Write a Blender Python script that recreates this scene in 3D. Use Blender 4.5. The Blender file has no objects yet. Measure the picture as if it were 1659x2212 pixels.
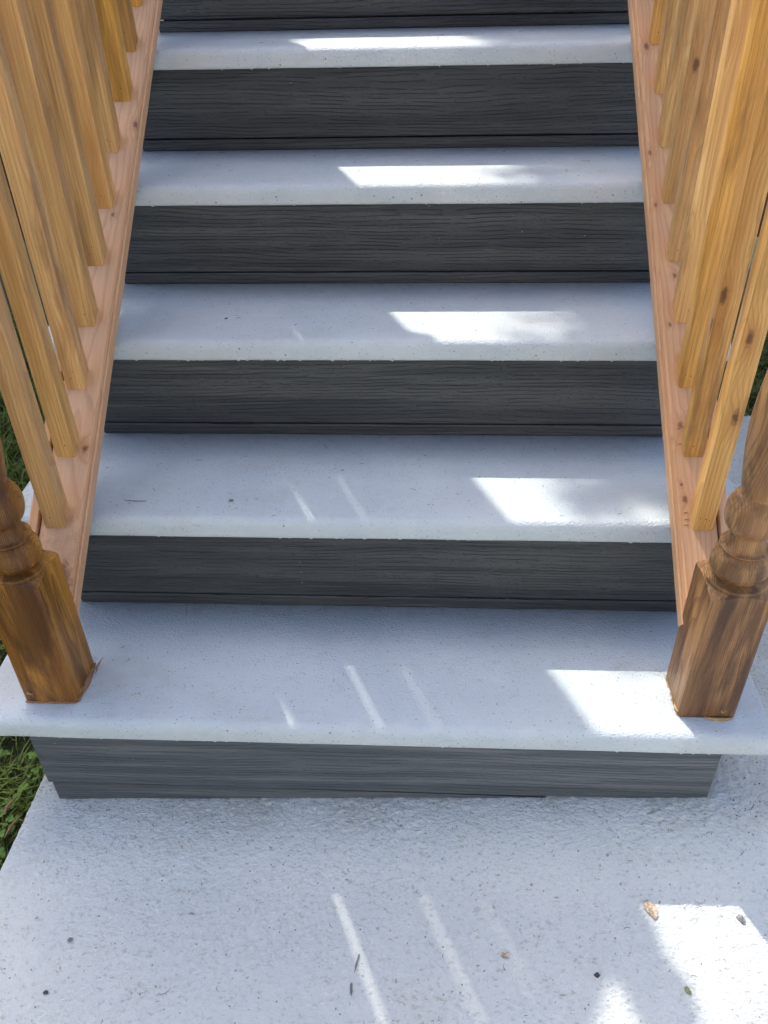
import bpy, bmesh, math, random
import numpy as np
from mathutils import Vector, Matrix, noise as mnoise

random.seed(7); np.random.seed(7)
scene = bpy.context.scene
C = scene.collection

# ------------------------------------------------------------------ camera
CX, CY, CZ = 0.0412, -0.8539, 1.0621
YAW, PITCH, ROLL, FPX = 0.0632, 0.6387, -0.0267, 1797.5
def cam_axes():
    cy, sy = math.cos(YAW), math.sin(YAW)
    f = Vector((-sy*math.cos(PITCH), cy*math.cos(PITCH), -math.sin(PITCH)))
    r = Vector((cy, sy, 0)); u = r.cross(f)
    cr, sr = math.cos(ROLL), math.sin(ROLL)
    return cr*r+sr*u, -sr*r+cr*u, f
_r, _u, _f = cam_axes()
cam_data = bpy.data.cameras.new('camera'); cam = bpy.data.objects.new('camera', cam_data); C.objects.link(cam)
cam.matrix_world = Matrix(((_r.x, _u.x, -_f.x, CX), (_r.y, _u.y, -_f.y, CY), (_r.z, _u.z, -_f.z, CZ), (0, 0, 0, 1)))
cam_data.sensor_fit = 'HORIZONTAL'; cam_data.sensor_width = 36; cam_data.lens = 36*FPX/1659
cam_data.clip_start = 0.02; cam_data.clip_end = 500
scene.camera = cam

# ------------------------------------------------------------------ light
SUN = Vector((-0.337, 0.74, 1.0)).normalized()          # towards the sun
world = bpy.data.worlds.new('World'); scene.world = world; world.use_nodes = True
nt = world.node_tree; nt.nodes.clear()
sky = nt.nodes.new('ShaderNodeTexSky'); sky.sky_type = 'NISHITA'; sky.sun_disc = False
sky.sun_elevation = math.asin(SUN.z); sky.sun_rotation = math.atan2(SUN.x, SUN.y)
bg = nt.nodes.new('ShaderNodeBackground'); bg.inputs[1].default_value = 0.15
sky.dust_density = 4.0; sky.ozone_density = 1.6; sky.air_density = 0.9
wo = nt.nodes.new('ShaderNodeOutputWorld')
nt.links.new(sky.outputs[0], bg.inputs[0]); nt.links.new(bg.outputs[0], wo.inputs[0])
sd = bpy.data.lights.new('sun', 'SUN'); sd.energy = 2.0; sd.angle = math.radians(0.5); sd.color = (1, .93, .79)
so = bpy.data.objects.new('sun', sd); C.objects.link(so)
so.rotation_euler = SUN.to_track_quat('Z', 'Y').to_euler(); so.location = (-4, 8, 12)
scene.view_settings.view_transform = 'Standard'; scene.view_settings.look = 'None'
scene.view_settings.gamma = 1; scene.view_settings.use_curve_mapping = False
scene.view_settings.exposure = 1.36

# ------------------------------------------------------------------ helpers
def link(o, parent=None):
    C.objects.link(o)
    if parent: o.parent = parent
    return o
def tag(o, label=None, cat=None, group=None, kind=None):
    if label: o['label'] = label
    if cat: o['category'] = cat
    if group: o['group'] = group
    if kind: o['kind'] = kind
    return o
def empty(name, loc=(0, 0, 0)):
    o = bpy.data.objects.new(name, None); o.location = loc; o.empty_display_size = .05
    return link(o)
def mesh_obj(name, bm, m, parent=None, smooth=False, loc=None):
    me = bpy.data.meshes.new(name); bm.normal_update(); bm.to_mesh(me); bm.free()
    if smooth: me.shade_smooth()
    me.materials.append(m)
    o = bpy.data.objects.new(name, me); link(o, parent)
    if loc is not None: o.location = loc
    return o
def pyd(name, V, F, m, parent=None, smooth=False):
    me = bpy.data.meshes.new(name); me.from_pydata(V, [], F); me.update()
    if smooth: me.shade_smooth()
    me.materials.append(m)
    return link(bpy.data.objects.new(name, me), parent)
def box(bm, x0, x1, y0, y1, z0, z1):
    v = [bm.verts.new(c) for c in ((x0,y0,z0),(x1,y0,z0),(x1,y1,z0),(x0,y1,z0),(x0,y0,z1),(x1,y0,z1),(x1,y1,z1),(x0,y1,z1))]
    for f in ((0,3,2,1),(4,5,6,7),(0,1,5,4),(1,2,6,5),(2,3,7,6),(3,0,4,7)): bm.faces.new([v[i] for i in f])
    return v
def bevel(bm, w, seg=2):
    bmesh.ops.bevel(bm, geom=list(bm.edges), offset=w, segments=seg, profile=.6, affect='EDGES')
def extrude_x(prof, x0, x1, n, jit=0.0, seed=0, closed=True):
    """profile list of (y,z), swept along x with a little surface wobble"""
    V = []; F = []; m = len(prof)
    for i in range(n+1):
        x = x0+(x1-x0)*i/n
        for j, (y, z) in enumerate(prof):
            k = jit*mnoise.noise(Vector((x*9+seed, j*.7, seed*3.1)))
            V.append((x, y+k, z+k*.6))
    for i in range(n):
        for j in range(m if closed else m-1):
            a = i*m+j; b = i*m+(j+1) % m
            F.append((a, b, b+m, a+m))
    F.append(tuple(range(m))[::-1]); F.append(tuple(n*m+j for j in range(m)))
    return V, F

# ------------------------------------------------------------------ node helper
class NB:
    def __init__(s, name):
        s.m = bpy.data.materials.new(name); s.m.use_nodes = True; s.t = s.m.node_tree; s.t.nodes.clear()
        s.out = s.t.nodes.new('ShaderNodeOutputMaterial'); s.b = s.t.nodes.new('ShaderNodeBsdfPrincipled')
        s.t.links.new(s.b.outputs[0], s.out.inputs[0])
    def n(s, ty, **kw):
        x = s.t.nodes.new(ty)
        for k, v in kw.items(): setattr(x, k, v)
        return x
    def l(s, a, b): s.t.links.new(a, b)
    def put(s, sock, v):
        if hasattr(v, 'links') or isinstance(v, bpy.types.NodeSocket): s.l(v, sock)
        else: sock.default_value = v
    def math(s, op, a, b=0.0, c=None, clamp=False):
        x = s.n('ShaderNodeMath', operation=op, use_clamp=clamp); s.put(x.inputs[0], a); s.put(x.inputs[1], b)
        if c is not None: s.put(x.inputs[2], c)
        return x.outputs[0]
    def vmath(s, op, a, b):
        x = s.n('ShaderNodeVectorMath', operation=op); s.put(x.inputs[0], a); s.put(x.inputs[1], b)
        return x.outputs['Value'] if op in ('LENGTH', 'DISTANCE', 'DOT_PRODUCT') else x.outputs[0]
    def noise(s, vec, scale, detail=4, rough=.55, dist=0.0):
        x = s.n('ShaderNodeTexNoise'); s.l(vec, x.inputs['Vector'])
        x.inputs['Scale'].default_value = scale; x.inputs['Detail'].default_value = detail
        x.inputs['Roughness'].default_value = rough; x.inputs['Distortion'].default_value = dist
        return x.outputs['Fac']
    def vor(s, vec, scale, feature='F1', out='Distance', rnd=1.0):
        x = s.n('ShaderNodeTexVoronoi', feature=feature); s.l(vec, x.inputs['Vector'])
        x.inputs['Scale'].default_value = scale; x.inputs['Randomness'].default_value = rnd
        return x.outputs[out]
    def map(s, vec, scale=(1, 1, 1), loc=(0, 0, 0)):
        x = s.n('ShaderNodeMapping'); s.l(vec, x.inputs[0]); x.inputs['Scale'].default_value = scale; x.inputs['Location'].default_value = loc
        return x.outputs[0]
    def ramp(s, v, lo, hi, a=0.0, b=1.0, smooth=True):
        x = s.n('ShaderNodeMapRange'); x.interpolation_type = 'SMOOTHSTEP' if smooth else 'LINEAR'
        s.put(x.inputs[0], v)
        for i, q in zip((1, 2, 3, 4), (lo, hi, a, b)): x.inputs[i].default_value = q
        return x.outputs[0]
    def mix(s, f, a, b, mode='MIX'):
        x = s.n('ShaderNodeMix', data_type='RGBA', blend_type=mode)
        s.put(x.inputs['Factor'], f)
        for sock, v in ((x.inputs['A'], a), (x.inputs['B'], b)):
            if isinstance(v, tuple): sock.default_value = (*v, 1) if len(v) == 3 else v
            else: s.l(v, sock)
        return x.outputs['Result']
    def bump(s, h, strength, dist, prev=None):
        x = s.n('ShaderNodeBump'); x.inputs['Strength'].default_value = strength; x.inputs['Distance'].default_value = dist
        s.l(h, x.inputs['Height'])
        if prev is not None: s.l(prev, x.inputs['Normal'])
        return x.outputs[0]
    def done(s, col, rough, normal=None, spec=.5):
        if isinstance(col, tuple): s.b.inputs['Base Color'].default_value = (*col, 1)
        else: s.l(col, s.b.inputs['Base Color'])
        s.put(s.b.inputs['Roughness'], rough)
        s.b.inputs['Specular IOR Level'].default_value = spec
        if normal is not None: s.l(normal, s.b.inputs['Normal'])
        return s.m
    def obj(s): return s.n('ShaderNodeTexCoord').outputs['Object']
    def rand(s): return s.n('ShaderNodeObjectInfo').outputs['Random']
    def sep(s, v):
        x = s.n('ShaderNodeSeparateXYZ'); s.l(v, x.inputs[0]); return x.outputs
    def comb(s, a, b, c):
        x = s.n('ShaderNodeCombineXYZ')
        for i, q in enumerate((a, b, c)): s.put(x.inputs[i], q)
        return x.outputs[0]

def wood(name, light, dark, knotc, axis='Z', rings=240, stain=None, knots=(), vknot=True, rough=.55, blotch=.5,
         pith=(.06, .05), stain_amt=0.0, stain_lo=.5, fine=1.0, bumpd=.0006, tone=.25, ringc=.5):
    """solid wood: growth rings round a pith beside the board, knots that bend them"""
    s = NB(name); P0 = s.obj(); R = s.rand()
    off = s.comb(s.math('MULTIPLY', R, 3.1), s.math('MULTIPLY', R, 5.7), s.math('MULTIPLY', R, 17.3))
    P = s.vmath('ADD', P0, off) if not knots else P0
    x, y, z = s.sep(P)
    x0, y0, z0 = s.sep(P0)
    if axis == 'Z': u, v, w, u0, v0 = x, y, z, x0, y0
    else: u, v, w, u0, v0 = x, z, y, x0, z0
    Q = s.comb(u, v, w)                                   # grain runs along third axis
    slow = s.noise(s.map(Q, (7, 7, 1.6)), 1, 2, .5)
    slow2 = s.noise(s.map(Q, (16, 16, 4.5)), 1, 2, .5)
    # pith position varies with the piece
    pu = s.math('ADD', pith[0], s.math('MULTIPLY', R, .05)); pv = s.math('SUBTRACT', pith[1], s.math('MULTIPLY', R, .09))
    du = s.math('SUBTRACT', u0, pu); dv = s.math('SUBTRACT', v0, pv)
    rr = s.math('SQRT', s.math('ADD', s.math('MULTIPLY', du, du), s.math('MULTIPLY', dv, dv)))
    rr = s.math('ADD', rr, s.math('MULTIPLY', s.math('SUBTRACT', slow, .5), .045))
    rr = s.math('ADD', rr, s.math('MULTIPLY', s.math('SUBTRACT', slow2, .5), .012))
    kmask = None
    if vknot:
        d = s.vor(s.map(Q, (17, 17, 6.2)), 1)
        bend = s.ramp(d, .0, .42, 1, 0)
        pick = s.math('LESS_THAN', s.sep(s.vor(s.map(Q, (17, 17, 6.2)), 1, out='Color'))[0], .55)
        rr = s.math('ADD', rr, s.math('MULTIPLY', bend, .012))
        kmask = s.math('MULTIPLY', pick, s.ramp(s.math('ADD', d, s.math('MULTIPLY', s.math('SUBTRACT', s.noise(Q, 120, 3), .5), .12)), .03, .12, 1, 0))
        halo = s.math('MULTIPLY', pick, s.ramp(d, .08, .32, 1, 0))
    for (kx, ky, kz, kr) in knots:
        dd = s.vmath('DISTANCE', s.map(P0, (1, .62, 1) if axis == 'Y' else (1, 1, .62)), (kx, ky*(.62 if axis == 'Y' else 1), kz*(.62 if axis != 'Y' else 1)))
        dd = s.math('ADD', dd, s.math('MULTIPLY', s.math('SUBTRACT', s.noise(P0, 110, 4, .7), .5), kr*2.2))
        bend = s.ramp(dd, 0, kr*4.5, 1, 0); rr = s.math('ADD', rr, s.math('MULTIPLY', bend, kr*.9))
        k1 = s.math('MULTIPLY', s.ramp(dd, kr*.3, kr*1.25, 1, 0), .95)
        h1 = s.ramp(dd, kr*.5, kr*3.6, 1, 0)
        if kmask is None: kmask, halo = k1, h1
        else: kmask = s.math('MAXIMUM', kmask, k1); halo = s.math('MAXIMUM', halo, h1)
    fr = s.math('FRACT', s.math('MULTIPLY', rr, rings))
    late = s.ramp(fr, .45, .93, 0, 1); late = s.math('MULTIPLY', late, s.ramp(fr, .93, 1, 1, 0))
    fineg = s.noise(s.map(Q, (420, 420, 9)), 1, 4, .6)
    pores = s.ramp(s.noise(s.map(Q, (900, 900, 30)), 1, 2, .6), .6, .75)
    band = s.noise(s.map(Q, (34, 34, 1.3)), 1, 3, .55)
    col = s.mix(s.math('MULTIPLY', late, ringc), light, dark)
    col = s.mix(s.math('MULTIPLY', s.ramp(fineg, .35, .7), .32*fine), col, dark)
    col = s.mix(s.math('MULTIPLY', pores, .25), col, dark)
    col = s.mix(s.ramp(band, .35, .7, 0, blotch), col, dark)
    if stain:
        st = s.noise(s.map(Q, (15, 15, 2.0)), 1, 5, .65, .6)
        col = s.mix(s.ramp(st, stain_lo, stain_lo+.17, 0, stain_amt), col, stain)
        st2 = s.noise(s.map(Q, (26, 26, 3.0), (4, 2, 7)), 1, 5, .7, .3)
        col = s.mix(s.ramp(st2, stain_lo+.05, stain_lo+.18, 0, stain_amt*.7), col, stain)
    if kmask is not None:
        col = s.mix(s.math('MULTIPLY', halo, .45), col, dark)
        col = s.mix(s.math('MULTIPLY', kmask, .85), col, knotc)
    br = s.math('ADD', 1-tone/2, s.math('MULTIPLY', s.math('FRACT', s.math('MULTIPLY', R, 7.77)), tone))
    hsv = s.n('ShaderNodeHueSaturation'); s.l(col, hsv.inputs['Color']); s.l(br, hsv.inputs['Value'])
    hsv.inputs['Hue'].default_value = .5
    s.l(s.math('ADD', .88, s.math('MULTIPLY', s.math('FRACT', s.math('MULTIPLY', R, 3.33)), .2)), hsv.inputs['Saturation'])
    h = s.math('ADD', s.math('MULTIPLY', late, .5), fineg)
    saw = s.noise(s.map(Q, (30, 30, 420)), 1, 2, .5)
    h = s.math('ADD', h, s.math('MULTIPLY', saw, .35))
    return s.done(hsv.outputs[0], s.ramp(fineg, .2, .8, rough-.08, rough+.1), s.bump(h, .7, bumpd), .35)

# ------------------------------------------------------------------ materials
BAL = wood('amber_stained_baluster_wood', (.74, .44, .130), (.40, .165, .030), (.09, .030, .010), rings=150, blotch=.7,
           stain=(.20, .095, .03), stain_amt=.65, tone=.36, ringc=.42, rough=.34, fine=1.6, bumpd=.0009)
POST = wood('brown_stained_post_wood', (.50, .25, .062), (.14, .052, .012), (.05, .022, .01), rings=330, blotch=.75,
            stain=(.055, .022, .009), stain_amt=.78, stain_lo=.47, vknot=False, tone=.05, bumpd=.0012, rough=.36, ringc=.5)


def tread_mat(name='painted_tread_coating'):
    s = NB(name); P = s.obj(); x, y, z = s.sep(P)
    a = s.noise(P, 3.5, 4, .6)
    col = s.mix(s.ramp(a, .35, .65), (.51, .585, .635), (.58, .645, .685))
    n1 = s.noise(P, 22, 5, .65)
    col = s.mix(s.ramp(n1, .55, .75, 0, .25), col, (.44, .44, .41))
    # dark grit, thicker in patches
    dens = s.ramp(s.noise(P, 6, 3, .6), .4, .65, .07, .20)
    v = s.n('ShaderNodeTexVoronoi'); s.l(s.map(P, (1, 1.6, 1)), v.inputs['Vector']); v.inputs['Scale'].default_value = 210
    vc = s.sep(v.outputs['Color'])[0]
    sp = s.math('MULTIPLY', s.math('LESS_THAN', v.outputs['Distance'], .26), s.math('LESS_THAN', vc, dens))
    col = s.mix(s.math('MULTIPLY', sp, .55), col, (.16, .14, .11))
    v2 = s.n('ShaderNodeTexVoronoi'); s.l(s.map(P, (1, 2.2, 1), (3, 1, 0)), v2.inputs['Vector']); v2.inputs['Scale'].default_value = 75
    sp2 = s.math('MULTIPLY', s.math('LESS_THAN', v2.outputs['Distance'], .14), s.math('LESS_THAN', s.sep(v2.outputs['Color'])[1], .05))
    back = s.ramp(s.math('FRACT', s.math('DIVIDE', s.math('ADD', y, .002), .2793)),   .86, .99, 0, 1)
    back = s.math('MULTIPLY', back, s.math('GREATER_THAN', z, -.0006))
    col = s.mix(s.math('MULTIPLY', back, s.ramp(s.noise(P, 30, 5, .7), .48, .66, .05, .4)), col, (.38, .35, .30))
    wear = s.ramp(s.noise(s.map(P, (3, 9, 3)), 1, 5, .65, .8), .52, .68, 0, .28)
    col = s.mix(wear, col, (.46, .47, .46))
    col = s.mix(s.math('MULTIPLY', sp2, .7), col, (.10, .085, .06))
    # scuffs gather on the nosing
    sc = s.ramp(s.noise(s.map(P, (1, 1, 2)), 45, 5, .7), .6, .74, 0, .35)
    col = s.mix(sc, col, (.42, .40, .35))
    g1 = s.noise(s.map(P, (1, 1.5, 1.5)), 230, 4, .65); g2 = s.noise(P, 60, 3, .5)
    g3 = s.vor(s.map(P, (1, 1.6, 1)), 260)
    h = s.math('ADD', s.math('ADD', g1, s.math('MULTIPLY', g2, .6)), s.math('MULTIPLY', g3, .5))
    return s.done(col, s.ramp(g2, .3, .7, .42, .6), s.bump(h, 1.0, .0019), .5)
TREAD = tread_mat()

def pad_mat():
    s = NB('rough_painted_concrete'); P = s.obj()
    a = s.noise(P, 2.6, 5, .65)
    col = s.mix(s.ramp(a, .3, .7), (.745, .795, .80), (.80, .84, .835))
    y = s.sep(P)[1]
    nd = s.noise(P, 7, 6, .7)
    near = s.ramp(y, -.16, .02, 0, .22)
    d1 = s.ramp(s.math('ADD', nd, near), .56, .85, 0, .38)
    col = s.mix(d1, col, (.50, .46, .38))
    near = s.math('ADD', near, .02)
    rot = s.n('ShaderNodeMapping'); s.l(P, rot.inputs[0]); rot.inputs['Rotation'].default_value = (0, 0, .6); rot.inputs['Scale'].default_value = (1, 1.7, 1)
    Q = rot.outputs[0]
    r1 = s.noise(Q, 105, 8, .70); rv = s.vor(Q, 130)
    low = s.ramp(r1, .46, .33, 0, 1)
    fl = s.ramp(s.noise(Q, 420, 3, .7), .56, .68, 0, .5)
    col = s.mix(fl, col, (.40, .41, .39))
    bl = s.ramp(r1, .56, .68, 0, .5)
    col = s.mix(bl, col, (.84, .87, .85))
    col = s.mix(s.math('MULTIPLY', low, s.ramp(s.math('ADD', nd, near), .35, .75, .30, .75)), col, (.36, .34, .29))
    v = s.n('ShaderNodeTexVoronoi'); s.l(P, v.inputs['Vector']); v.inputs['Scale'].default_value = 150
    sp = s.math('MULTIPLY', s.math('LESS_THAN', v.outputs['Distance'], .22), s.math('LESS_THAN', s.sep(v.outputs['Color'])[0], .05))
    col = s.mix(s.math('MULTIPLY', sp, .7), col, (.13, .11, .09))
    v2 = s.n('ShaderNodeTexVoronoi'); s.l(s.vmath('ADD', P, s.map(s.n('ShaderNodeTexNoise').outputs['Color'], (.02, .02, .02))), v2.inputs['Vector']); v2.inputs['Scale'].default_value = 55
    sp2 = s.math('MULTIPLY', s.math('LESS_THAN', v2.outputs['Distance'], .13), s.math('LESS_THAN', s.sep(v2.outputs['Color'])[2], .06))
    col = s.mix(s.math('MULTIPLY', sp2, .65), col, (.22, .17, .12))
    r2 = s.noise(Q, 340, 3, .6); r3 = s.noise(P, 26, 4, .5)
    h = s.math('ADD', s.math('MULTIPLY', s.ramp(r1, .3, .66, smooth=False), 1.0), s.math('MULTIPLY', r2, .3)); h = s.math('ADD', h, s.math('MULTIPLY', r3, .9)); h = s.math('ADD', h, s.math('MULTIPLY', rv, .5))
    return s.done(col, .8, s.bump(h, .9, .0034), .25)
PAD = pad_mat()

def riser_mat(name, lift=1.0):
    s = NB(name); P = s.obj(); R = s.rand()
    off = s.comb(s.math('MULTIPLY', R, 9.1), 0.0, s.math('MULTIPLY', R, 3.3))
    P = s.vmath('ADD', P, off); x, y, z = s.sep(P)
    q = lambda c: tuple(v*lift for v in c)
    st = s.noise(s.map(P, (1.2, 1, 42)), 1, 5, .6, .2)
    st2 = s.noise(s.map(P, (.7, 1, 16), (5, 0, 2)), 1, 3, .6, .3)
    col = s.mix(s.ramp(st, .38, .62), q((.038, .046, .053)), q((.078, .086, .090)))
    col = s.mix(s.ramp(st2, .45, .65, 0, .6), col, q((.028, .034, .042)))
    # embossed cathedral lines
    wob = s.noise(s.map(P, (1.5, 1, 8)), 1, 2, .5)
    wob2 = s.noise(s.map(P, (7, 1, 40)), 1, 3, .6)
    ph = s.math('ADD', s.math('MULTIPLY', z, 125), s.math('ADD', s.math('MULTIPLY', wob, 7.0), s.math('MULTIPLY', wob2, 1.3)))
    fr = s.math('FRACT', ph); tri = s.math('ABSOLUTE', s.math('SUBTRACT', fr, .5))
    line = s.ramp(tri, .0, .11, 1, 0)
    brk = s.ramp(s.noise(s.map(P, (14, 1, 45)), 1, 3, .6), .38, .55)
    line = s.math('MULTIPLY', line, brk)
    fine = s.noise(s.map(P, (38, 1, 420)), 1, 5, .7)
    pit = s.ramp(s.noise(s.map(P, (150, 1, 420), (1, 0, 8)), 1, 3, .6), .6, .72)
    col = s.mix(s.math('MULTIPLY', line, .20), col, q((.02, .02, .022)))
    hair = s.ramp(s.noise(s.map(P, (5, 1, 300)), 1, 4, .7), .56, .70)
    col = s.mix(s.math('MULTIPLY', hair, .35), col, q((.15, .155, .155)))
    dust = s.math('MULTIPLY', s.ramp(s.noise(s.map(P, (2.4, 1, 5), (7, 0, 3)), 1, 3, .6), .60, .72), s.ramp(s.noise(s.map(P, (90, 1, 160)), 1, 4, .75), .56, .68))
    col = s.mix(s.math('MULTIPLY', dust, .55), col, (.24, .21, .17))
    col = s.mix(s.math('MULTIPLY', pit, .4), col, q((.035, .034, .033)))
    v = s.n('ShaderNodeTexVoronoi'); s.l(s.map(P, (1, 1, 1)), v.inputs['Vector']); v.inputs['Scale'].default_value = 48
    sp = s.math('MULTIPLY', s.math('LESS_THAN', v.outputs['Distance'], .055), s.math('LESS_THAN', s.sep(v.outputs['Color'])[0], .10))
    col = s.mix(s.math('MULTIPLY', sp, .8), col, (.35, .34, .32))
    h = s.math('ADD', s.math('MULTIPLY', line, -.9), s.math('MULTIPLY', fine, .7))
    h = s.math('ADD', h, s.math('MULTIPLY', pit, -.5)); h = s.math('ADD', h, s.math('MULTIPLY', wob2, .5))
    return s.done(col, s.ramp(fine, .3, .7, .5, .7), s.bump(h, 1.0, .0017), .4)
RISER = riser_mat('charcoal_composite_riser'); FASCIA = riser_mat('skylit_composite_fascia', 2.0)  # fascia is the riser colour lifted to paint in its stronger skylight

def flat_mat(name, col, rough=.7, var=.3, scale=120):
    s = NB(name); P = s.obj(); n = s.noise(P, scale, 4, .6)
    c2 = tuple(v*(1-var) for v in col)
    return s.done(s.mix(s.ramp(n, .35, .65), col, c2), rough, s.bump(n, .4, .0006), .3)
GLUE = flat_mat('dried_glue', (.33, .17, .095)); SPLINTER = flat_mat('fresh_splinter_wood', (.52, .36, .17))
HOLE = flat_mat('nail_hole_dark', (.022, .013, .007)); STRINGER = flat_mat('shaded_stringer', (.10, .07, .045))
SOIL = flat_mat('dark_soil', (.045, .034, .02), .95, .5, 30)
SIDING = flat_mat('brown_siding_paint', (.11, .045, .022), .6, .3, 20); SHINGLE = flat_mat('grey_shingle', (.09, .085, .08), .9)
BARK = flat_mat('bark', (.10, .07, .045), .9, .5, 25)
def rnd_mat(name, a, b, rough=.6, trans=0.0):
    s = NB(name); g = s.n('ShaderNodeNewGeometry').outputs['Random Per Island']
    s.done(s.mix(g, a, b), rough, None, .3)
    if trans: s.b.inputs['Transmission Weight'].default_value = 0; s.b.inputs['Subsurface Weight'].default_value = 0
    return s.m
GRASS = rnd_mat('grass_blade', (.05, .09, .012), (.19, .25, .04)); CLOVER = rnd_mat('clover_leaf', (.07, .15, .02), (.13, .25, .04))
LEAF = rnd_mat('tree_leaf', (.03, .07, .015), (.08, .13, .03)); CLIP = rnd_mat('dry_clipping', (.05, .045, .03), (.20, .15, .08), .8)
GRIT = rnd_mat('dark_grit', (.03, .025, .02), (.12, .10, .08), .9)

# ------------------------------------------------------------------ measures
H, R_ = 0.2019, 0.2793
NOSE, TH = 0.0075, 0.038
TX0, TX1 = -0.694, 0.586
RX0, RX1 = -0.611, 0.514
def pad_z(x, y=0.0):
    e = -.219+(min(x, .52)+.611)*.0515
    t = min(1, max(0, -y/.17)); t = t*t*(3-2*t)
    return e*(1-t)+(-.2145)*t

# ------------------------------------------------------------------ ground, pad
bm = bmesh.new(); bmesh.ops.create_grid(bm, x_segments=40, y_segments=40, size=120)
for v in bm.verts: v.co.z = -.31
s = NB('lawn_ground'); P = s.obj(); n = s.noise(P, 3, 5, .6); n2 = s.noise(P, 60, 4, .7)
LAWN = s.done(s.mix(s.ramp(n2, .35, .65), s.mix(n, (.035, .06, .015), (.06, .09, .02)), (.03, .03, .015)), .9, s.bump(n2, .8, .02))
tag(mesh_obj('ground', bm, LAWN), kind='structure')

def build_pad():
    x0, x1, y0, y1 = -.655, 5.0, -5.15, 1.27  # carried on far out of view to bounce sunlight onto the steps
    nx, ny = 300, 260
    xs = np.concatenate([np.linspace(x0, .80, 760), np.linspace(.81, 1.2, 80), np.linspace(1.3, x1, 20)]); ys = np.concatenate([np.linspace(y0, -.5, 40), np.linspace(-.46, .03, 270), np.linspace(.035, y1, 160)])
    V = []; F = []
    nx, ny = len(xs), len(ys)
    for j, y in enumerate(ys):
        for i, x in enumerate(xs):
            z = pad_z(x, y)
            d = .0022*mnoise.noise(Vector((x*5, y*5, 7)))
            if y > -.5:
                a, b = x*.83+y*.56, (y*.83-x*.56)*1.5
                amp = .65+.5*mnoise.noise(Vector((x*7, y*7, 2)))
                n1 = mnoise.noise(Vector((a*62, b*62, 0))); n2 = mnoise.noise(Vector((a*135, b*135, 3))); n3 = mnoise.noise(Vector((a*270, b*270, 9)))
                d += amp*(.0023*n1+.0024*(abs(n2)-.2)+.0012*n2+.0010*n3)
            xx = x
            if i == 0: xx += .004*mnoise.noise(Vector((0, y*22, 1))) + .003*mnoise.noise(Vector((0, y*60, 4))); d -= .006
            if i == 1: d -= .001
            V.append((xx+(0 if x > 0 else .0), y, z+d))
    for j in range(ny-1):
        for i in range(nx-1):
            a = j*nx+i; F.append((a, a+1, a+nx+1, a+nx))
    # skirts
    def skirt(idx):
        base = len(V)
        for k in idx: V.append((V[k][0], V[k][1], -.34))
        for q in range(len(idx)-1): F.append((idx[q], base+q, base+q+1, idx[q+1]))
    skirt([j*nx for j in range(ny)]); skirt([(ny-1)*nx+i for i in range(nx)]); skirt([i for i in range(nx)][::-1]); skirt([j*nx+nx-1 for j in range(ny)][::-1])
    o = pyd('path', V, F, PAD, smooth=True); tag(o, kind='structure')
build_pad()

# ------------------------------------------------------------------ staircase
stairs = empty('staircase', (0, 0, -.2))
tag(stairs, 'outdoor staircase with pale painted treads and dark grey composite risers between two wooden railings', 'stairs')
def child(o): o.location = Vector(o.location)-Vector((0, 0, -.2)); return o
def tread(k):
    y0 = k*R_-NOSE; y1 = (k+1)*R_+.024; r = .0165; zt = 0.0; z0 = -TH
    prof = [(y1, z0), (y1, zt), (y0+r+.10, zt), (y0+r+.02, zt)]
    for i in range(7):
        a = math.pi/2*i/6; prof.append((y0+r-r*math.sin(a), zt-r+r*math.cos(a)))
    for i in range(4): prof.append((y0, zt-r-(TH-r-.003)*(i+1)/4))
    prof.append((y0+.003, z0))
    V, F = extrude_x(prof, TX0, TX1, 520, .0008, k*7.3)
    # ragged lower lip of dried coating
    m = len(prof)
    for i in range(521):
        x = V[i*m][0]
        n = mnoise.noise(Vector((x*160, k*3.7, 2)))
        if n > .38:
            for j in (m-2,):
                vx = V[i*m+j]; V[i*m+j] = (vx[0], vx[1], vx[2]-.0022*min(1, (n-.38)/.2))
            vx = V[i*m+m-1]; V[i*m+m-1] = (vx[0], vx[1], vx[2]-.0022*min(1, (n-.38)/.2))
    o = pyd('tread', V, F, TREAD, stairs, smooth=True)
    o.location = (0, 0, k*H+.2); return o
for k in range(6): tread(k)
def board(name, x0, x1, y, z0, z1, m, th=.02, parent=stairs, bev=.0015):
    V, F = extrude_x([(y+th, z0), (y+th, z1), (y+bev, z1), (y, z1-bev), (y, (z0+z1)/2), (y, z0+bev), (y+bev, z0)], x0, x1, 60, .0005, z0*11)
    return child(pyd(name, V, F, m, parent))
for k in range(1, 7):
    zb = k*H-H
    board('riser_board', RX0, RX1, k*R_, zb+.026, k*H-TH, RISER)
    board('riser_strip', RX0+.004, RX1-.002, k*R_-.0004, zb+.0003, zb+.0228, RISER)
# bottom step
board('riser_board', RX0, RX1, 0, -.169, -TH, FASCIA)
def wedge():
    V = []; n = 60; xa, xb = RX0+.006, .338
    for i in range(n+1):
        x = xa+(xb-xa)*i/n; t = i/n
        top = -.1702-.006*max(0, (t-.45)/.55)**1.3; bot = pad_z(x)-.004
        top = max(top, bot+.0005)
        for y in (.0015, .019):
            V += [(x, y, top), (x, y, bot)]
    F = []
    for i in range(n):
        a = i*4
        F += [(a+1, a+5, a+4, a), (a, a+4, a+6, a+2), (a+2, a+6, a+7, a+3), (a+3, a+7, a+5, a+1)]
    F += [(0, 2, 3, 1), (n*4, n*4+1, n*4+3, n*4+2)]
    return child(pyd('riser_strip', V, F, FASCIA, stairs))
wedge()
for k in range(0, 7):  # dark boards added to stop light leaking through the riser gaps
    zb = k*H-H if k else -.17
    bm = bmesh.new(); box(bm, RX0+.02, RX1-.02, k*R_+.0205, k*R_+.03, zb+.002, k*H-TH-.002); child(mesh_obj('backing_board', bm, STRINGER, stairs))
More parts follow.
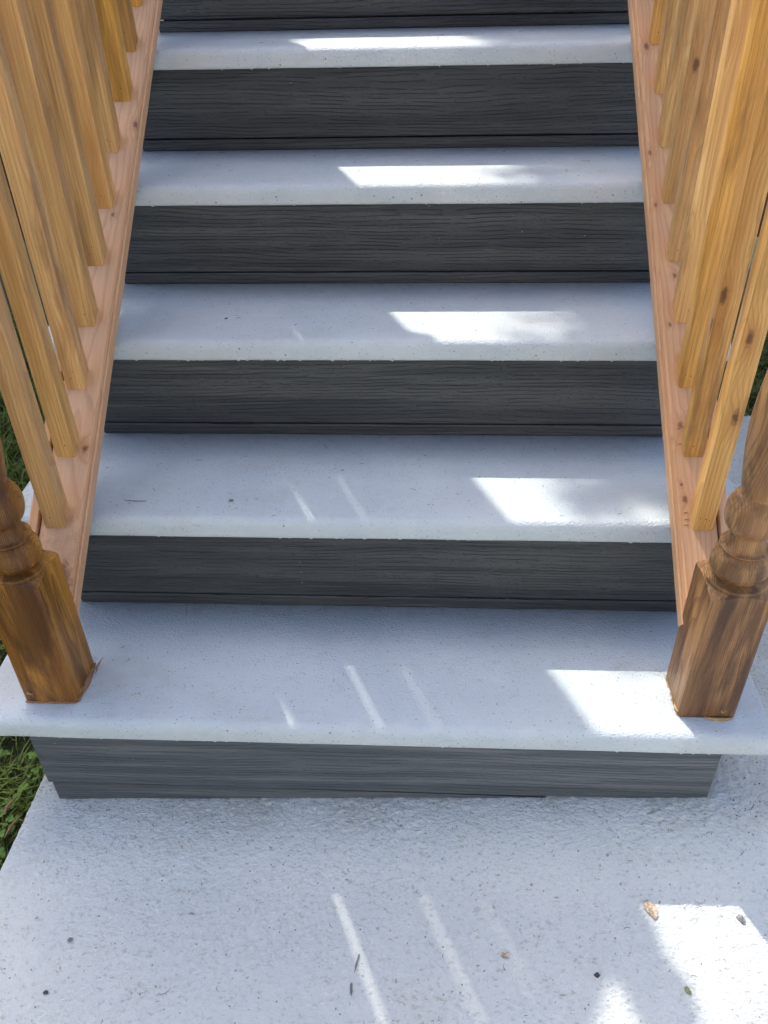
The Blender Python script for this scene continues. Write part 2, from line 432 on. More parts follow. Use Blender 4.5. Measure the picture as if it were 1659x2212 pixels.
# closed side stringers behind the riser ends, dark backing
for sx in (-1, 1):
    V = []; x0, x1 = ((RX0+.012, RX0+.05) if sx < 0 else (RX1-.05, RX1-.012))
    pts = [(.03, -.17)]
    for k in range(7):
        pts += [(k*R_+.022, k*H-TH-.001)] if k == 0 else [(k*R_+.022, (k-1)*H-TH-.001), (k*R_+.022, k*H-TH-.001)]
    pts += [(7*R_, 6*H-TH-.001), (7*R_, 5*H-.3), (.3, -.17)]
    n = len(pts); V = [(x0, a, b) for a, b in pts]+[(x1, a, b) for a, b in pts]
    F = [tuple(range(n))[::-1], tuple(range(n, 2*n))]+[(i, (i+1) % n, (i+1) % n+n, i+n) for i in range(n)]
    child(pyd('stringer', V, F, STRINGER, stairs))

# ------------------------------------------------------------------ railings
ZR, RTH = 0.030, 0.038
SL = H/R_; ANG = math.atan(SL)
PWD = .0889
YP = .035
def prof_r(z):     # turned shaft radius above the square block
    P = [(.247, .0629), (.252, .054), (.2555, .0455), (.2575, .0430), (.2580, .0445), (.2610, .0445), (.2632, .0425), (.2640, .0330), (.2660, .0300), (.2685, .0325),
         (.2720, .0375), (.278, .0404), (.285, .0414), (.293, .0408), (.301, .0385), (.307, .0350), (.3110, .0315), (.3125, .0295), (.3138, .0295), (.3143, .0348), (.3180, .0348), (.3186, .0290),
         (.324, .0268), (.331, .0252), (.336, .0246), (.341, .0252), (.344, .0275), (.347, .0305), (.352, .0342), (.358, .0366), (.365, .0382), (.373, .0390), (.381, .0387), (.389, .0368),
         (.397, .0332), (.402, .0295), (.4050, .0258), (.408, .0252), (.418, .0276), (.430, .0296), (.45, .0325), (.475, .0355), (.50, .0374), (.52, .0378), (.545, .0365), (.59, .033), (.66, .029), (.76, .0262), (.86, .025)]
    for (a, ra), (b, rb) in zip(P, P[1:]):
        if z <= b: return ra+(rb-ra)*(z-a)/(b-a)
    return P[-1][1]
def newel_mesh(total=1.30):
    N = 64; hw = PWD/2; V = []; F = []
    def ring(z, rad):
        idx = []
        for i in range(N):
            a = 2*math.pi*(i+.5)/N; c, s_ = math.cos(a), math.sin(a)
            sq = hw/max(abs(c), abs(s_))
            e = hw*1.36                       # eased corner
            rr = min(sq, e) if rad is None else min(sq, rad, e)
            idx.append(len(V)); V.append((rr*c, rr*s_, z))
        return idx
    zs = [(0, None), (.05, None), (.12, None), (.19, None), (.2435, None)]
    z = .247
    while z < .42: zs.append((z, prof_r(z))); z += .0011
    while z < .86: zs.append((z, prof_r(z))); z += .012
    zs += [(.862, .034), (.872, .038), (.882, .034), (.885, .044), (.90, .0629), (.905, None), (total-.13, None), (total-.125, .05), (total-.115, .03), (total-.11, .028)]
    for i in range(1, 12):
        a = math.pi*i/12; zs.append((total-.055-.055*math.cos(a)*1.0, max(.028 if i < 3 else .001, .052*math.sin(a))))
    rings = [ring(a, b) for a, b in zs]
    for a, b in zip(rings, rings[1:]):
        for i in range(N): F.append((a[i], a[(i+1) % N], b[(i+1) % N], b[i]))
    F.append(tuple(rings[0])[::-1]); F.append(tuple(rings[-1]))
    me = bpy.data.meshes.new('newel_post'); me.from_pydata(V, [], F); me.update(); me.shade_smooth()
    me.set_sharp_from_angle(angle=math.radians(32)); me.materials.append(POST)
    return me
NEWEL = newel_mesh()
NEWEL_TALL = newel_mesh(1.47)

def baluster_mesh(w=.0345, height=1.05):
    bm = bmesh.new(); box(bm, -w/2, w/2, -w/2, w/2, 0, height)
    vert = [e for e in bm.edges if abs(e.verts[0].co.z-e.verts[1].co.z) > .5]
    bmesh.ops.bevel(bm, geom=vert, offset=.0042, segments=3, profile=.6, affect='EDGES')
    for v in bm.verts:
        v.co.z += v.co.y*SL
    # a few cuts so the bottom edge can be a bit ragged
    me = bpy.data.meshes.new('baluster'); bm.to_mesh(me); bm.free(); me.materials.append(BAL)
    me.shade_smooth(); me.set_sharp_from_angle(angle=math.radians(35))
    return me
BALM = baluster_mesh(); BALR = baluster_mesh(.0325)
def holes_mesh(pts):
    V = []; F = []
    for (x, z, r) in pts:
        b = len(V); n = 7
        for i in range(n): V.append((x+r*math.cos(2*math.pi*i/n), -.01755, z+r*1.5*math.sin(2*math.pi*i/n)))
        for i in range(n): V.append((x+r*math.cos(2*math.pi*i/n), -.0145, z+r*1.5*math.sin(2*math.pi*i/n)))
        F.append(tuple(range(b, b+n)))
        for i in range(n): F.append((b+i, b+n+i, b+n+(i+1) % n, b+(i+1) % n))
    me = bpy.data.meshes.new('nail_hole'); me.from_pydata(V, [], F); me.materials.append(HOLE); return me
HOLES = [holes_mesh([(-.009, .012, .0007), (.0, .0105, .0008), (.006, .008, .0006)]),
         holes_mesh([(-.004, .009, .0008), (.002, .022, .0006)]), holes_mesh([(.004, .011, .0009), (.0065, .026, .0006)])]

def rail_local(X, pts, xa):
    """points on the rail top given as (world x, world y) -> local coords of the rail mesh"""
    out = []
    for wx, wy, kr in pts: out.append((wx-xa, wy/math.cos(ANG), RTH*math.cos(ANG), kr))
    return out
def make_rail(root, xa, xb, inner, knots, mat_seed, y_end):
    """sloping bottom board, xa<xb world x, inner=+1 if the inner edge is xb"""
    L = y_end/math.cos(ANG)
    y0 = (YP+.0889-.004)/math.cos(ANG)   # butts the newel block
    w = xb-xa; t = RTH*math.cos(ANG)
    m = wood('pinkish_rail_wood_%s' % mat_seed, (.66, .395, .21), (.44, .21, .092), (.15, .052, .032), axis='Y', rings=230, blotch=.35, ringc=.45,
             knots=knots, vknot=False, pith=((.02, -.05) if inner > 0 else (.07, -.045)), tone=.02, fine=.8, bumpd=.0005)
    # profile in local (x,z): eased outer side, step and groove on the inner side
    if inner > 0: prof = [(.019, 0), (w, 0), (w, t-.011), (w-.0022, t-.0085), (w-.0046, t-.0092), (w-.0062, t-.0022), (w-.0085, t), (.019, t)]
    else: prof = [(0, 0), (w-.019, 0), (w-.019, t), (.0085, t), (.0062, t-.0022), (.0046, t-.0092), (.0022, t-.0085), (0, t-.011)]
    n = len(prof); V = []; F = []; M = 140
    for i in range(M+1):
        y = y0+(L-y0)*i/M
        for j, (x, z) in enumerate(prof):
            k = .0005*mnoise.noise(Vector((j*2.1+mat_seed_num(mat_seed), y*14, 0)))
            V.append((x+k, y, z))
    # cut the lower end plumb against the newel
    for i in range(M):
        for j in range(n):
            a = i*n+j; b = i*n+(j+1) % n; F.append((a, b, b+n, a+n))
    F += [tuple(range(n))[::-1], tuple(M*n+j for j in range(n))]
    F = [f[::-1] for f in F]
    o = pyd('bottom_rail', V, F, m, root); o.location = Vector((xa, 0, ZR))-root.location; o.rotation_euler = (ANG, 0, 0)
    me = o.data
    bm = bmesh.new(); bm.from_mesh(me); bmesh.ops.recalc_face_normals(bm, faces=bm.faces); bm.to_mesh(me); bm.free()
    # outer fillet strip, a little proud, with a gap
    bm = bmesh.new()
    xs = (0, .0155) if inner > 0 else (w-.0155, w)
    box(bm, xs[0], xs[1], y0-.03, L, -.002, t+.0075); 
    f = mesh_obj('fillet_strip', bm, m, o); bv = f.modifiers.new('b', 'BEVEL'); bv.width = .002; bv.segments = 2
    bm = bmesh.new(); box(bm, (.0157 if inner > 0 else w-.0188), (.0188 if inner > 0 else w-.0157), y0, L, 0, t-.014)
    mesh_obj('gap_filler', bm, STRINGER, o)
    return o
def mat_seed_num(s): return {'left': 1.7, 'right': 5.3}[s]

def rail_assembly(side):
    left = side == 'left'
    xp = (-.5296-PWD/2) if left else (.4448+PWD/2)
    root = empty('stair_railing', (xp, YP+PWD/2, 0))
    tag(root, 'wooden railing on the %s side of the steps, %s' % (side, 'glue ridge at newel foot' if left else 'splintered newel foot'), 'railing', 'wooden railings along the stairs')
    def place(me, name, x, y, z):
        o = bpy.data.objects.new(name, me); link(o, root); o.location = Vector((x, y, z))-root.location; return o
    nw = place(NEWEL.copy() if not left else NEWEL, 'newel_post', xp, YP+PWD/2, .0008)
    top = place(NEWEL_TALL, 'newel_post', xp, 1.765+PWD/2, 6*H+.0008); top.rotation_euler.z = math.pi/2
    if left: xa, xb = -.6205, -.5300
    else: xa, xb = .4433, .5270
    if left: kn = [(-.556, .165, .019), (-.545, .350, .0055), (-.538, .905, .006), (-.556, .735, .0035), (-.60, .60, .004), (-.548, .17, .004)]
    else: kn = [(.463, 1.045, .0055), (.452, .84, .005), (.455, .745, .004), (.478, .625, .004), (.462, .545, .003), (.476, .49, .0035), (.464, .39, .0055), (.458, .305, .0025), (.462, .285, .0045), (.448, .37, .003), (.50, .17, .004)]
    make_rail(root, xa, xb, 1 if left else -1, [(wx-xa, wy/math.cos(ANG), RTH*math.cos(ANG), kr) for wx, wy, kr in kn], side, 1.765)
    # balusters
    if left:
        ys = [.216, .319, .422, .523, .626, .728, .832, .932, 1.033, 1.130, 1.2362, 1.335, 1.4450, 1.545, 1.644, 1.727]
        dx = {6: -.0042, 7: .0042, 9: -.001, 10: .001, 8: .0}
        xc = -.5765
    else:
        ys = [.223, .325, .427, .528, .628, .728, .830, .931, 1.029, 1.131, 1.232, 1.333, 1.434, 1.536, 1.637]
        xc = .4855; dx = {0: -.0005, 1: -.004, 2: -.002, 7: .003, 8: .002, 6: .002}
    rnd = random.Random(11 if left else 23)
    for i, yf in enumerate(ys):
        x = xc+dx.get(i, 0)+rnd.uniform(-.0006, .0006)
        y = yf+.0345/2
        z = ZR+RTH+y*SL                         # rail top under the baluster axis
        b = place(BALM if left else BALR, 'baluster', x, y, z+.0006)
        b.rotation_euler = (rnd.uniform(-.002, .002), rnd.uniform(-.003, .003), 0)
        hm = HOLES[rnd.randrange(3)]
        hobj = bpy.data.objects.new('nail_hole', hm); link(hobj, b)
        if not left: hobj.location.y = .001
        if i < 11: tag(hobj)
        else: bpy.data.objects.remove(hobj)
    # handrail, above the picture
    bm = bmesh.new(); y0 = YP+PWD; Lh = (1.765-y0)/math.cos(ANG)
    box(bm, -.045, .045, 0, Lh, 0, .045*math.cos(ANG)); bevel(bm, .006, 2)
    hr = mesh_obj('handrail', bm, POST, root); hr.location = Vector((xc, y0, ZR+RTH+y0*SL+1.048))-root.location; hr.rotation_euler = (ANG, 0, 0)
    return root, nw
railL, newelL = rail_assembly('left'); railR, newelR = rail_assembly('right')

# lumps and splinters round the newel feet (sub-parts of the posts)
def tube(bm, pts, rads, n=7):
    prev = None
    for i, (p, r) in enumerate(zip(pts, rads)):
        p = Vector(p); d = (Vector(pts[min(i+1, len(pts)-1)])-Vector(pts[max(i-1, 0)])).normalized()
        a = d.orthogonal().normalized(); b = d.cross(a)
        ring = [bm.verts.new(p+(a*math.cos(2*math.pi*k/n)+b*math.sin(2*math.pi*k/n))*r) for k in range(n)]
        if prev:
            for k in range(n): bm.faces.new((prev[k], prev[(k+1) % n], ring[(k+1) % n], ring[k]))
        else: bm.faces.new(ring[::-1])
        prev = ring
    bm.faces.new(prev)
hw = PWD/2
bm = bmesh.new()     # left post: bead along the right face and front foot
pts = [(hw+.001, -hw+.002+i*.0085, .002+.0005*(i % 2)) for i in range(11)]
tube(bm, pts, [.0015, .0022, .0028, .0045, .0058, .0062, .0052, .0048, .0038, .0024, .0012])
tube(bm, [(-hw+.001+i*.0085, -hw-.0006, .0012) for i in range(11)], [.0014, .0022, .0016, .0024, .0017, .0021, .0026, .0018, .0023, .0016, .0012])
mesh_obj('glue_bead', bm, GLUE, newelL, True)
bm = bmesh.new()
tube(bm, [(hw+.006, .030, .003), (hw+.010, .040, .006), (hw+.014, .052, .010)], [.0012, .0014, .0002], 5)
tube(bm, [(hw+.008, .030, .002), (hw+.0095, .018, .003)], [.0009, .0003], 4)
mesh_obj('splinter', bm, GLUE, newelL)
def frays(cx, cz, face, n, rnd, L=.006):
    bm = bmesh.new()
    for i in range(n):
        a = rnd.uniform(-.5, 3.6); l = rnd.uniform(.3, 1)*L
        o = rnd.uniform(-.001, .001)
        if face == 'front': p0 = (cx+o, -hw-.0003, cz+o); p1 = (cx+o+l*math.cos(a), -hw-.0018, cz+o+l*math.sin(a))
        elif face == 'right': p0 = (hw+.0003, cx+o, cz); p1 = (hw+.002, cx+l*math.cos(a), cz+l*math.sin(a))
        else: p0 = (-hw-.0003, cx+o, cz); p1 = (-hw-.002, cx+l*math.cos(a), cz+l*math.sin(a))
        tube(bm, [p0, p1], [.0008, .0003], 4)
    return bm
rr = random.Random(3)
mesh_obj('splinter', frays(-.032, .020, 'front', 7, rr, .009), SPLINTER, newelL)
mesh_obj('splinter', frays(-.028, .010, 'right', 7, rr, .008), SPLINTER, newelL)
bm = bmesh.new()
for i in range(6):
    a = 2*math.pi*i/6+.35; tube(bm, [(.022, -hw-.0004, .017), (.022+.0058*math.cos(a), -hw-.0016, .017+.0062*math.sin(a))], [.0011, .0003], 4)
mesh_obj('splinter', bm, SPLINTER, newelR)
bm = bmesh.new(); bmesh.ops.create_circle(bm, cap_ends=True, radius=.0016, segments=10)
for v in bm.verts: v.co = Vector((.022+v.co.x, -hw-.0019, .0185+v.co.y))
mesh_obj('nail_hole', bm, HOLE, newelR)
bm = bmesh.new()      # splintered fringe along left foot
for i in range(46):
    t = rr.random(); y = -hw+.004+t*.078; 
    if rr.random() < .35: continue
    tube(bm, [(-hw, y, .001), (-hw-rr.uniform(.001, .0042), y+rr.uniform(-.004, .004), rr.uniform(.0003, .005))], [.0011, .0003], 4)
tube(bm, [(-hw-.0004, hw-.004, .002), (-hw-.014, hw+.004, .006), (-hw-.028, hw+.016, .013)], [.0005, .0004, .0002], 4)
mesh_obj('splinter', bm, SPLINTER, newelR)
bm = bmesh.new(); tube(bm, [(-hw+.002, -hw+.03, .001), (-hw-.0012, -hw+.016, .003), (-hw+.0005, -hw+.006, .006), (-hw-.001, -hw+.002, .013)], [.0012, .0024, .0014, .0005], 6)
mesh_obj('splinter', bm, SPLINTER, newelR, True)
bm = bmesh.new()
tube(bm, [(-.004, -hw-.0004, .0014), (.006, -hw-.0035, .0016), (.018, -hw-.0045, .0016), (.030, -hw-.004, .0016), (.041, -hw-.0008, .0014)], [.0008, .0024, .0031, .0026, .0007])
mesh_obj('glue_bead', bm, SPLINTER, newelR, True)
# pale chips on the right rail, beside the lowest baluster
for (wx, wy) in ((.4600, .248), (.4595, .231), (.4610, .239), (.4600, .345)):
    bm = bmesh.new(); z = ZR+RTH+wy*SL
    tube(bm, [(0, 0, .0006), (.0055, .001, .0016), (.0085, 0, .001)], [.0003, .0011, .0004], 4)
    o = mesh_obj('splinter', bm, SPLINTER, railR); o.location = Vector((wx-.004, wy, z))-railR.location

# ------------------------------------------------------------------ deck and tree; buildings added for shade and bounce (mostly beyond the frame)
deck = empty('deck', (0, 2.8, -.3)); tag(deck, 'brown raised deck at the head of the stairs, glimpsed between the left balusters', 'deck')
def dchild(o, root): o.location = Vector(o.location)-root.location; return o
for i in range(16):
    bm = bmesh.new(); y0 = 6*R_-.02+i*.143
    box(bm, -2.6, 2.6, y0, y0+.138, 6*H-.028, 6*H); dchild(mesh_obj('deck_board', bm, RISER, deck), deck)
for i in range(6):
    bm = bmesh.new(); z0 = .215+i*.158
    if i < 5: 
        for xa, xb in ((-2.58, -.75), (.65, 2.58)):
            bm = bmesh.new(); box(bm, xa, xb, 6*R_+.006, 6*R_+.026, z0, z0+.153)
            dchild(mesh_obj('skirt_board', bm, SIDING, deck), deck)
for x in (-2.45, -.85, .80, 2.45):
    bm = bmesh.new(); box(bm, x-.045, x+.045, 6*R_+.03, 6*R_+.12, -.33, 6*H-.03); dchild(mesh_obj('post', bm, STRINGER, deck), deck)
shading_house = empty('shading_house', (-5, 5, -.3)); tag(shading_house, 'unseen brown sided wall added beyond the deck to shade the left side', 'shading_house')  # added out of view to keep sun off the ground left of the stairs
for i in range(38):
    bm = bmesh.new(); z0 = -.3+i*.16
    V = [(-9, 3.985, z0), (-2.40, 3.985, z0), (-2.40, 4.0, z0+.162), (-9, 4.0, z0+.162), (-9, 4.2, z0), (-2.40, 4.2, z0), (-2.40, 4.2, z0+.162), (-9, 4.2, z0+.162)]
    dchild(pyd('siding_board', V, [(0, 1, 2, 3), (1, 5, 6, 2), (5, 4, 7, 6), (4, 0, 3, 7), (0, 4, 5, 1), (3, 2, 6, 7)], SIDING, shading_house), shading_house)
V = [(-9.2, 3.7, 5.6), (-2.3, 3.7, 5.6), (-2.3, 8, 8), (-9.2, 8, 8), (-9.2, 3.7, 5.75), (-2.3, 3.7, 5.75), (-2.3, 8, 8.15), (-9.2, 8, 8.15)]
dchild(pyd('roof', V, [(3, 2, 1, 0), (4, 5, 6, 7), (0, 1, 5, 4), (1, 2, 6, 5), (2, 3, 7, 6), (3, 0, 4, 7)], SHINGLE, shading_house), shading_house)

bounce_building = empty('bounce_building', (0, -5.2, -.3)); tag(bounce_building, 'unseen cream sided building added across the patio to bounce sunlight onto the stairs', 'bounce_building')  # added behind the camera to bounce warm sunlight and block blue sky
CREAM = flat_mat('cream_siding', (.60, .55, .44), .7, .08, 8)
for i in range(24):
    z0 = -.3+i*.16
    V = [(-5.5, -5.2, z0+.162), (6.5, -5.2, z0+.162), (6.5, -5.185, z0), (-5.5, -5.185, z0), (-5.5, -5.4, z0+.162), (6.5, -5.4, z0+.162), (6.5, -5.4, z0), (-5.5, -5.4, z0)]
    dchild(pyd('siding_board', V, [(0, 1, 2, 3), (1, 5, 6, 2), (5, 4, 7, 6), (4, 0, 3, 7), (0, 4, 5, 1), (3, 2, 6, 7)], CREAM, bounce_building), bounce_building)
V = [(-5.7, -4.9, 3.5), (6.7, -4.9, 3.5), (6.7, -8.5, 5.2), (-5.7, -8.5, 5.2), (-5.7, -4.9, 3.65), (6.7, -4.9, 3.65), (6.7, -8.5, 5.35), (-5.7, -8.5, 5.35)]
dchild(pyd('roof', V, [(0, 1, 2, 3), (7, 6, 5, 4), (4, 5, 1, 0), (5, 6, 2, 1), (6, 7, 3, 2), (7, 4, 0, 3)], SHINGLE, bounce_building), bounce_building)
def shade_tree():
    t = empty('tree', (2.6, 6.2, -.3)); tag(t, 'leafy tree rising behind the deck and shading the right side of the yard', 'tree')
    bm = bmesh.new(); tube(bm, [(2.6, 6.2, -.3), (2.5, 6.1, 1.5), (2.0, 5.8, 3.2), (1.3, 5.3, 4.6), (.5, 5.0, 5.6)], [.17, .14, .11, .08, .03], 12)
    tube(bm, [(2.0, 5.8, 3.2), (2.4, 5.9, 4.6), (2.2, 6.2, 6.2)], [.1, .07, .02], 10); tube(bm, [(1.3, 5.3, 4.6), (.2, 4.6, 5.2), (-.7, 4.1, 5.1)], [.06, .04, .01], 8)
    dchild(mesh_obj('trunk', bm, BARK, t, True), t)
    V = []; F = []; rnd = random.Random(5)
    def leaf(x, y, z, s):
        a = rnd.uniform(0, 6.28); d = Vector((math.cos(a), math.sin(a), rnd.uniform(-.5, .5))).normalized()
        e = d.cross(Vector((rnd.uniform(-.5, .5), rnd.uniform(-.5, .5), 1))).normalized()
        p = Vector((x, y, z)); b = len(V)
        V.extend([p-d*s, p-e*s*.4, p+d*s, p+e*s*.4]); F.append((b, b+1, b+2, b+3))
    clumps = []  # leaf clumps laid out along the sun rays to shape the shade below
    for _ in range(360):
        u = rnd.uniform(.50, 3.2); v = rnd.uniform(.16, 2.0); z = rnd.uniform(4.6, 6.2)
        clumps.append((u, v, z, .20))
    for _ in range(170):
        u = rnd.uniform(.98, 2.6); v = rnd.uniform(-.9, .16); z = rnd.uniform(4.6, 6.0); clumps.append((u, v, z, .16))
    for _ in range(14): clumps.append((rnd.uniform(.47, .60), rnd.uniform(-.34, -.12), rnd.uniform(4.4, 4.8), .055))
    for _ in range(10): clumps.append((rnd.uniform(.38, .5), rnd.uniform(.62, .9), rnd.uniform(4.4, 4.8), .06))
    for (u, v, z, sp) in clumps:
        cx, cy = u-.337*z, v+.74*z
        n = 46 if sp > .1 else 60
        for _ in range(n):
            q = Vector((rnd.gauss(0, 1), rnd.gauss(0, 1), rnd.gauss(0, 1))).normalized()*sp*rnd.random()**.5
            leaf(cx+q.x, cy+q.y, z+q.z, rnd.uniform(.03, .05) if sp > .1 else .022)
    o = pyd('crown', V, F, LEAF, t); dchild(o, t)
shade_tree()

# ------------------------------------------------------------------ grass and clover
def grass():
    rnd = np.random.RandomState(4); V = []; F = []
    def blades(n, x0, x1, y0, y1, hmin, hmax):
        for _ in range(n):
            x = rnd.uniform(x0, x1); y = rnd.uniform(y0, y1)
            cl = mnoise.noise(Vector((x*9, y*9, 0)))
            if cl < -.15 and rnd.rand() < .6: continue
            h = rnd.uniform(hmin, hmax)*(1+.5*cl); a = rnd.uniform(0, 6.28); lean = rnd.uniform(.2, 1.3)*h; w = rnd.uniform(.0010, .0024)
            b = len(V); dx, dy = math.cos(a), math.sin(a); wx, wy = -dy*w, dx*w
            for t, ww in ((0, 1), (.35, 1), (.7, .75)):
                px, py, pz = x+dx*lean*t*t, y+dy*lean*t*t, -.30+h*(t-.25*t*t)
                V.append((px-wx*ww, py-wy*ww, pz)); V.append((px+wx*ww, py+wy*ww, pz))
            V.append((x+dx*lean, y+dy*lean, -.30+h*.72))
            F.extend([(b, b+1, b+3, b+2), (b+2, b+3, b+5, b+4), (b+4, b+5, b+6)])
    blades(42000, -1.75, -.665, -.55, 2.3, .025, .07)
    blades(1200, -.675, -.66, -.55, 1.3, .02, .05)
    blades(9000, .9, 1.7, 1.28, 2.4, .03, .09)
    o = pyd('grass', V, F, GRASS); tag(o, 'short green grass growing beside the stairs and the path', 'grass', kind='stuff')
    V = []; F = []
    def clover(x, y, z, s):
        tx, ty = rnd.uniform(-.35, .35, 2)
        for k in range(3):
            a0 = k*2.094+rnd.uniform(0, .4)+x*50; b = len(V); c = Vector((x+math.cos(a0)*s*.52, y+math.sin(a0)*s*.52, z))
            for i in range(8):
                a = 2*math.pi*i/8; px, py = c.x+math.cos(a)*s*.5, c.y+math.sin(a)*s*.5
                V.append((px, py, z+(px-x)*tx+(py-y)*ty+.15*s*abs(math.sin(a)))) 
            F.append(tuple(range(b, b+8)))
    for _ in range(560):
        x = rnd.uniform(-.95, -.672); y = rnd.uniform(-.3, .35)
        if mnoise.noise(Vector((x*11, y*11, 5))) < .02: continue
        clover(x, y, -.262+rnd.uniform(-.018, .018), rnd.uniform(.005, .010))
    o = pyd('clover', V, F, CLOVER); tag(o, 'clover leaves in the grass at the edge of the path', 'clover', kind='stuff')
    # dry blades lying beside the path
    bm = bmesh.new()
    for (x, y) in ((-.668, -.02), (-.672, -.10), (-.69, .02)):
        tube(bm, [(x, y, -.235), (x-.008, y-.03, -.228), (x-.012, y-.05, -.232)], [.0008, .0028, .0006], 5)
    tag(mesh_obj('dry_leaves', bm, GLUE, smooth=True), 'brown dry leaf strips along the left edge of the path', 'dry leaves', kind='stuff')
grass()

# ------------------------------------------------------------------ litter
def litter():
    rnd = np.random.RandomState(9); V = []; F = []
    def sliver(x, y, z, L, w, a, bend):
        n = 4; b = len(V)
        for i in range(n+1):
            t = i/n-.5; aa = a+bend*t; px, py = x+math.cos(aa)*L*t, y+math.sin(aa)*L*t
            ww = w*(1-abs(t)*1.2)*.5; nx, ny = -math.sin(aa)*ww, math.cos(aa)*ww
            V.extend([(px+nx, py+ny, z), (px-nx, py-ny, z), (px, py, z+w*.7)])
        for i in range(n):
            c = b+3*i
            F.extend([(c, c+2, c+5, c+3), (c+2, c+1, c+4, c+5)])
    for k in range(5):
        n = (110, 110, 70, 40, 25)[k]
        for _ in range(n):
            x = rnd.uniform(-.66, .56); y = rnd.uniform(0, 1)**1.2
            y = k*R_+.004+(R_-.006)*(1-y) if rnd.rand() < .6 else k*R_+.006+(R_-.01)*rnd.rand()
            L = rnd.choice([.003, .005, .008, .012], p=[.5, .3, .15, .05]); sliver(x, y, k*H+.0008, L, rnd.uniform(.0005, .0011), rnd.uniform(0, 3.14), rnd.uniform(-.8, .8))
    sliver(-.478, .325, H+.0012, .042, .0013, -.06, .15); sliver(.365, .99, 3*H+.001, .02, .001, 0, .1)
    sliver(-.40, .255, .001, .022, .001, 1.9, .4)
    for _ in range(260):
        x = rnd.uniform(-.6, .75); y = -.005-rnd.rand()**1.4*.45
        L = rnd.choice([.003, .006, .011, .02], p=[.45, .35, .15, .05]); sliver(x, y, pad_z(x, y)+.0022, L, rnd.uniform(.0006, .0012), rnd.uniform(0, 3.14), rnd.uniform(-1.4, 1.4))
    o = pyd('grass_clippings', V, F, CLIP); tag(o, 'dry grass clippings scattered on the treads and the path', 'clippings', kind='stuff')
    V2 = []; F2 = []
    def grit(x, y, z, s):
        b = len(V2)
        for dz in (0, .6):
            for i in range(5):
                a = 2*math.pi*i/5+rnd.rand()*.6; r = s*rnd.uniform(.7, 1.2)*(1 if dz == 0 else .6); V2.append((x+r*math.cos(a), y+r*math.sin(a), z+dz*s))
        F2.append((b+5, b+6, b+7, b+8, b+9))
        for i in range(5): F2.append((b+i, b+(i+1) % 5, b+5+(i+1) % 5, b+5+i))
    for _ in range(260):
        x = rnd.uniform(-.6, .75); near = rnd.rand() < .5
        y = -.004-rnd.rand()**2*.05 if near else -.01-rnd.rand()*.42
        grit(x, y, pad_z(x, y)+.0008, rnd.uniform(.0004, .0013))
    for _ in range(70):
        x = rnd.uniform(.50, .66); y = rnd.uniform(-.06, .12); grit(x, y, pad_z(x, y)+.0008, rnd.uniform(.0006, .0018))
    for k in range(4):
        for _ in range(60): grit(rnd.uniform(-.66, .55), k*R_+.01+rnd.rand()*(R_-.015), k*H+.0004, rnd.uniform(.0004, .0011))
    o = pyd('grit', V2, F2, GRIT); tag(o, 'dark grit and soil crumbs lying on the path and steps', 'grit', kind='stuff')
litter()
def flake(name, x, y, s, m, label, cat, rz=0, seed=0, th=.0009, group=None, curl=.0):
    """thin ragged scrap with real thickness"""
    rnd = random.Random(seed); n = 22; V = []; z = pad_z(x, y)+.0018
    rad = [1+.30*mnoise.noise(Vector((math.cos(2*math.pi*i/n)*1.7+seed, math.sin(2*math.pi*i/n)*1.7, 0)))+rnd.uniform(-.14, .14) for i in range(n)]
    F = []
    for lv in (0, 1):
        for ring in (1.0, .5):
            for i in range(n):
                a = 2*math.pi*i/n; px, py = s[0]*ring*rad[i]*math.cos(a), s[1]*ring*rad[i]*math.sin(a)
                V.append((px, py, lv*th+curl*(ring**2)+(.0004*rnd.random())))
        V.append((0, 0, lv*th))
    M = 2*n+1
    for i in range(n):
        j = (i+1) % n
        F += [(M+i, M+j, M+n+j, M+n+i), (M+n+i, M+n+j, M+2*n), (j, i, n+i, n+j), (n+j, n+i, 2*n), (i, j, M+j, M+i)]
    o = pyd(name, V, F, m); o.location = (x, y, z); o.rotation_euler.z = rz; tag(o, label, cat, group); return o
def stone(name, x, y, s, m, label, cat, rz=0, seed=0):
    bm = bmesh.new(); bmesh.ops.create_icosphere(bm, subdivisions=2, radius=1)
    for v in bm.verts:
        n = 1+.5*mnoise.noise(v.co*1.5+Vector((seed, 0, 0))); v.co = Vector((v.co.x*s[0]*n, v.co.y*s[1]*n, max(v.co.z, -.3)*s[2]*n))
    o = mesh_obj(name, bm, m, None, False, (x, y, pad_z(x, y)+.001)); o.rotation_euler.z = rz; tag(o, label, cat); return o
def patchy(name, a, b):
    q = NB(name); P = q.obj(); n = q.noise(P, 330, 4, .7)
    return q.done(q.mix(q.ramp(n, .47, .55), a, b), .85, q.bump(n, .6, .0008), .25)
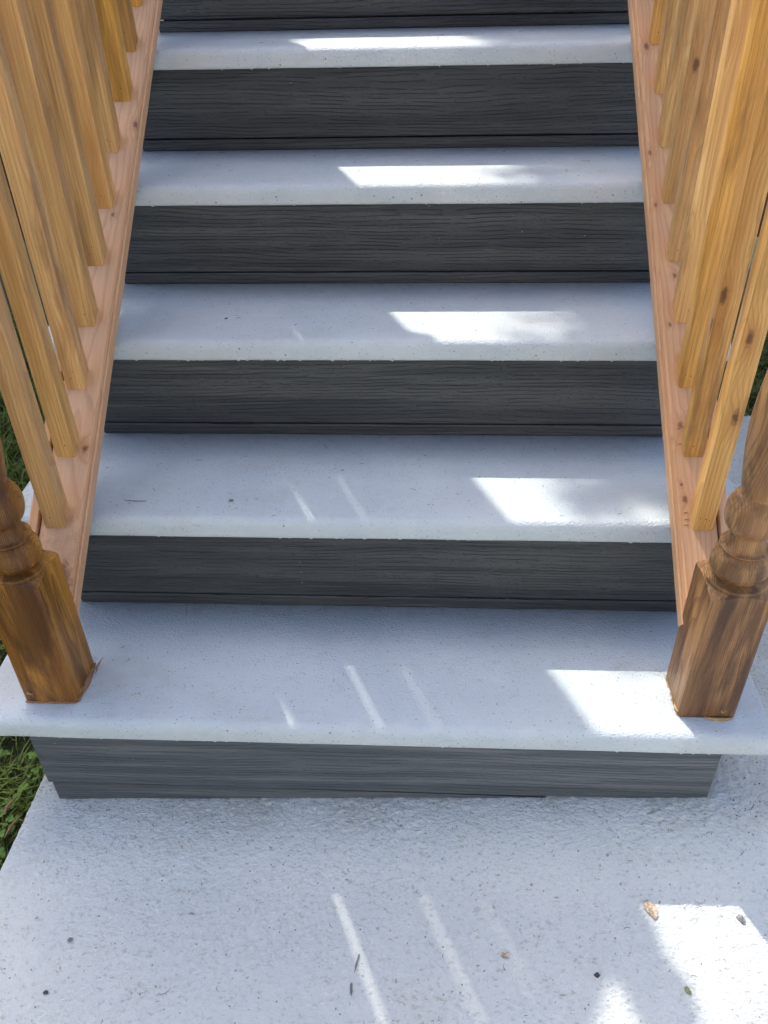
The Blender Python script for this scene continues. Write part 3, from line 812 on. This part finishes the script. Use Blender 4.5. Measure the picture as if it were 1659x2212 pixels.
BROWN = patchy('patchy_brown_leaf', (.30, .205, .13), (.52, .46, .38)); STONE = patchy('grey_stone', (.13, .13, .135), (.30, .30, .31))
GLEAF = flat_mat('green_leaf_scrap', (.20, .23, .11), .6); DARKST = flat_mat('dark_stone', (.07, .07, .075), .8)
GREYCH = flat_mat('grey_paint_chip', (.22, .225, .24), .8, .4, 300)
flake('leaf_fragment', .397, -.166, (.0085, .0145), BROWN, 'curled brown leaf fragment on the path at the top left corner of the sunlit patch', 'leaf', .45, 2)
flake('leaf_fragment', .166, -.244, (.0055, .0045), BROWN, 'smaller brown leaf scrap on the shaded path between the light streaks and the sunlit patch', 'leaf', .2, 5)
stone('pebble', .531, -.178, (.0058, .0078, .0032), STONE, 'grey pebble at the top right corner of the sunlit patch on the path', 'pebble', .4, 1)
stone('pebble', .298, -.268, (.0042, .0036, .0026), DARKST, 'dark angular stone on the path left of the sunlit patch', 'pebble', .2, 8)
flake('leaf_fragment', .424, -.285, (.0044, .0062), GLEAF, 'small olive green leaf scrap lying in the sunlit patch', 'leaf', .5, 3)
flake('paint_chip', -.054, -.262, (.0016, .0135), GREYCH, 'long grey sliver of missing paint beside the left light streak on the path', 'chip', -.2, 11, .0005)
flake('paint_chip', -.060, -.301, (.0022, .0095), GREYCH, 'short grey sliver at the bottom edge, left of the light streaks', 'chip', .05, 14, .0005)
flake('paint_chip', -.496, -.247, (.0045, .0032), GREYCH, 'pale grey ragged chip on the left part of the path', 'chip', .4, 17, .0005)
flake('leaf_fragment', -.505, -.323, (.0042, .0028), DARKST, 'dark crumpled leaf speck on the path in the bottom left corner', 'leaf', .1, 21, .0012)

def on_tread(o, k): o.location.z = k*H+.0012
on_tread(flake('leaf_fragment', -.305, .330, (.0042, .0028), GLEAF, 'tiny olive leaf scrap on the second tread at the tip of a light streak', 'leaf', .3, 31), 1)
on_tread(flake('leaf_fragment', -.352, .655, (.0035, .0026), GLEAF, 'tiny olive leaf scrap on the left part of the third tread', 'leaf', .9, 33), 2)
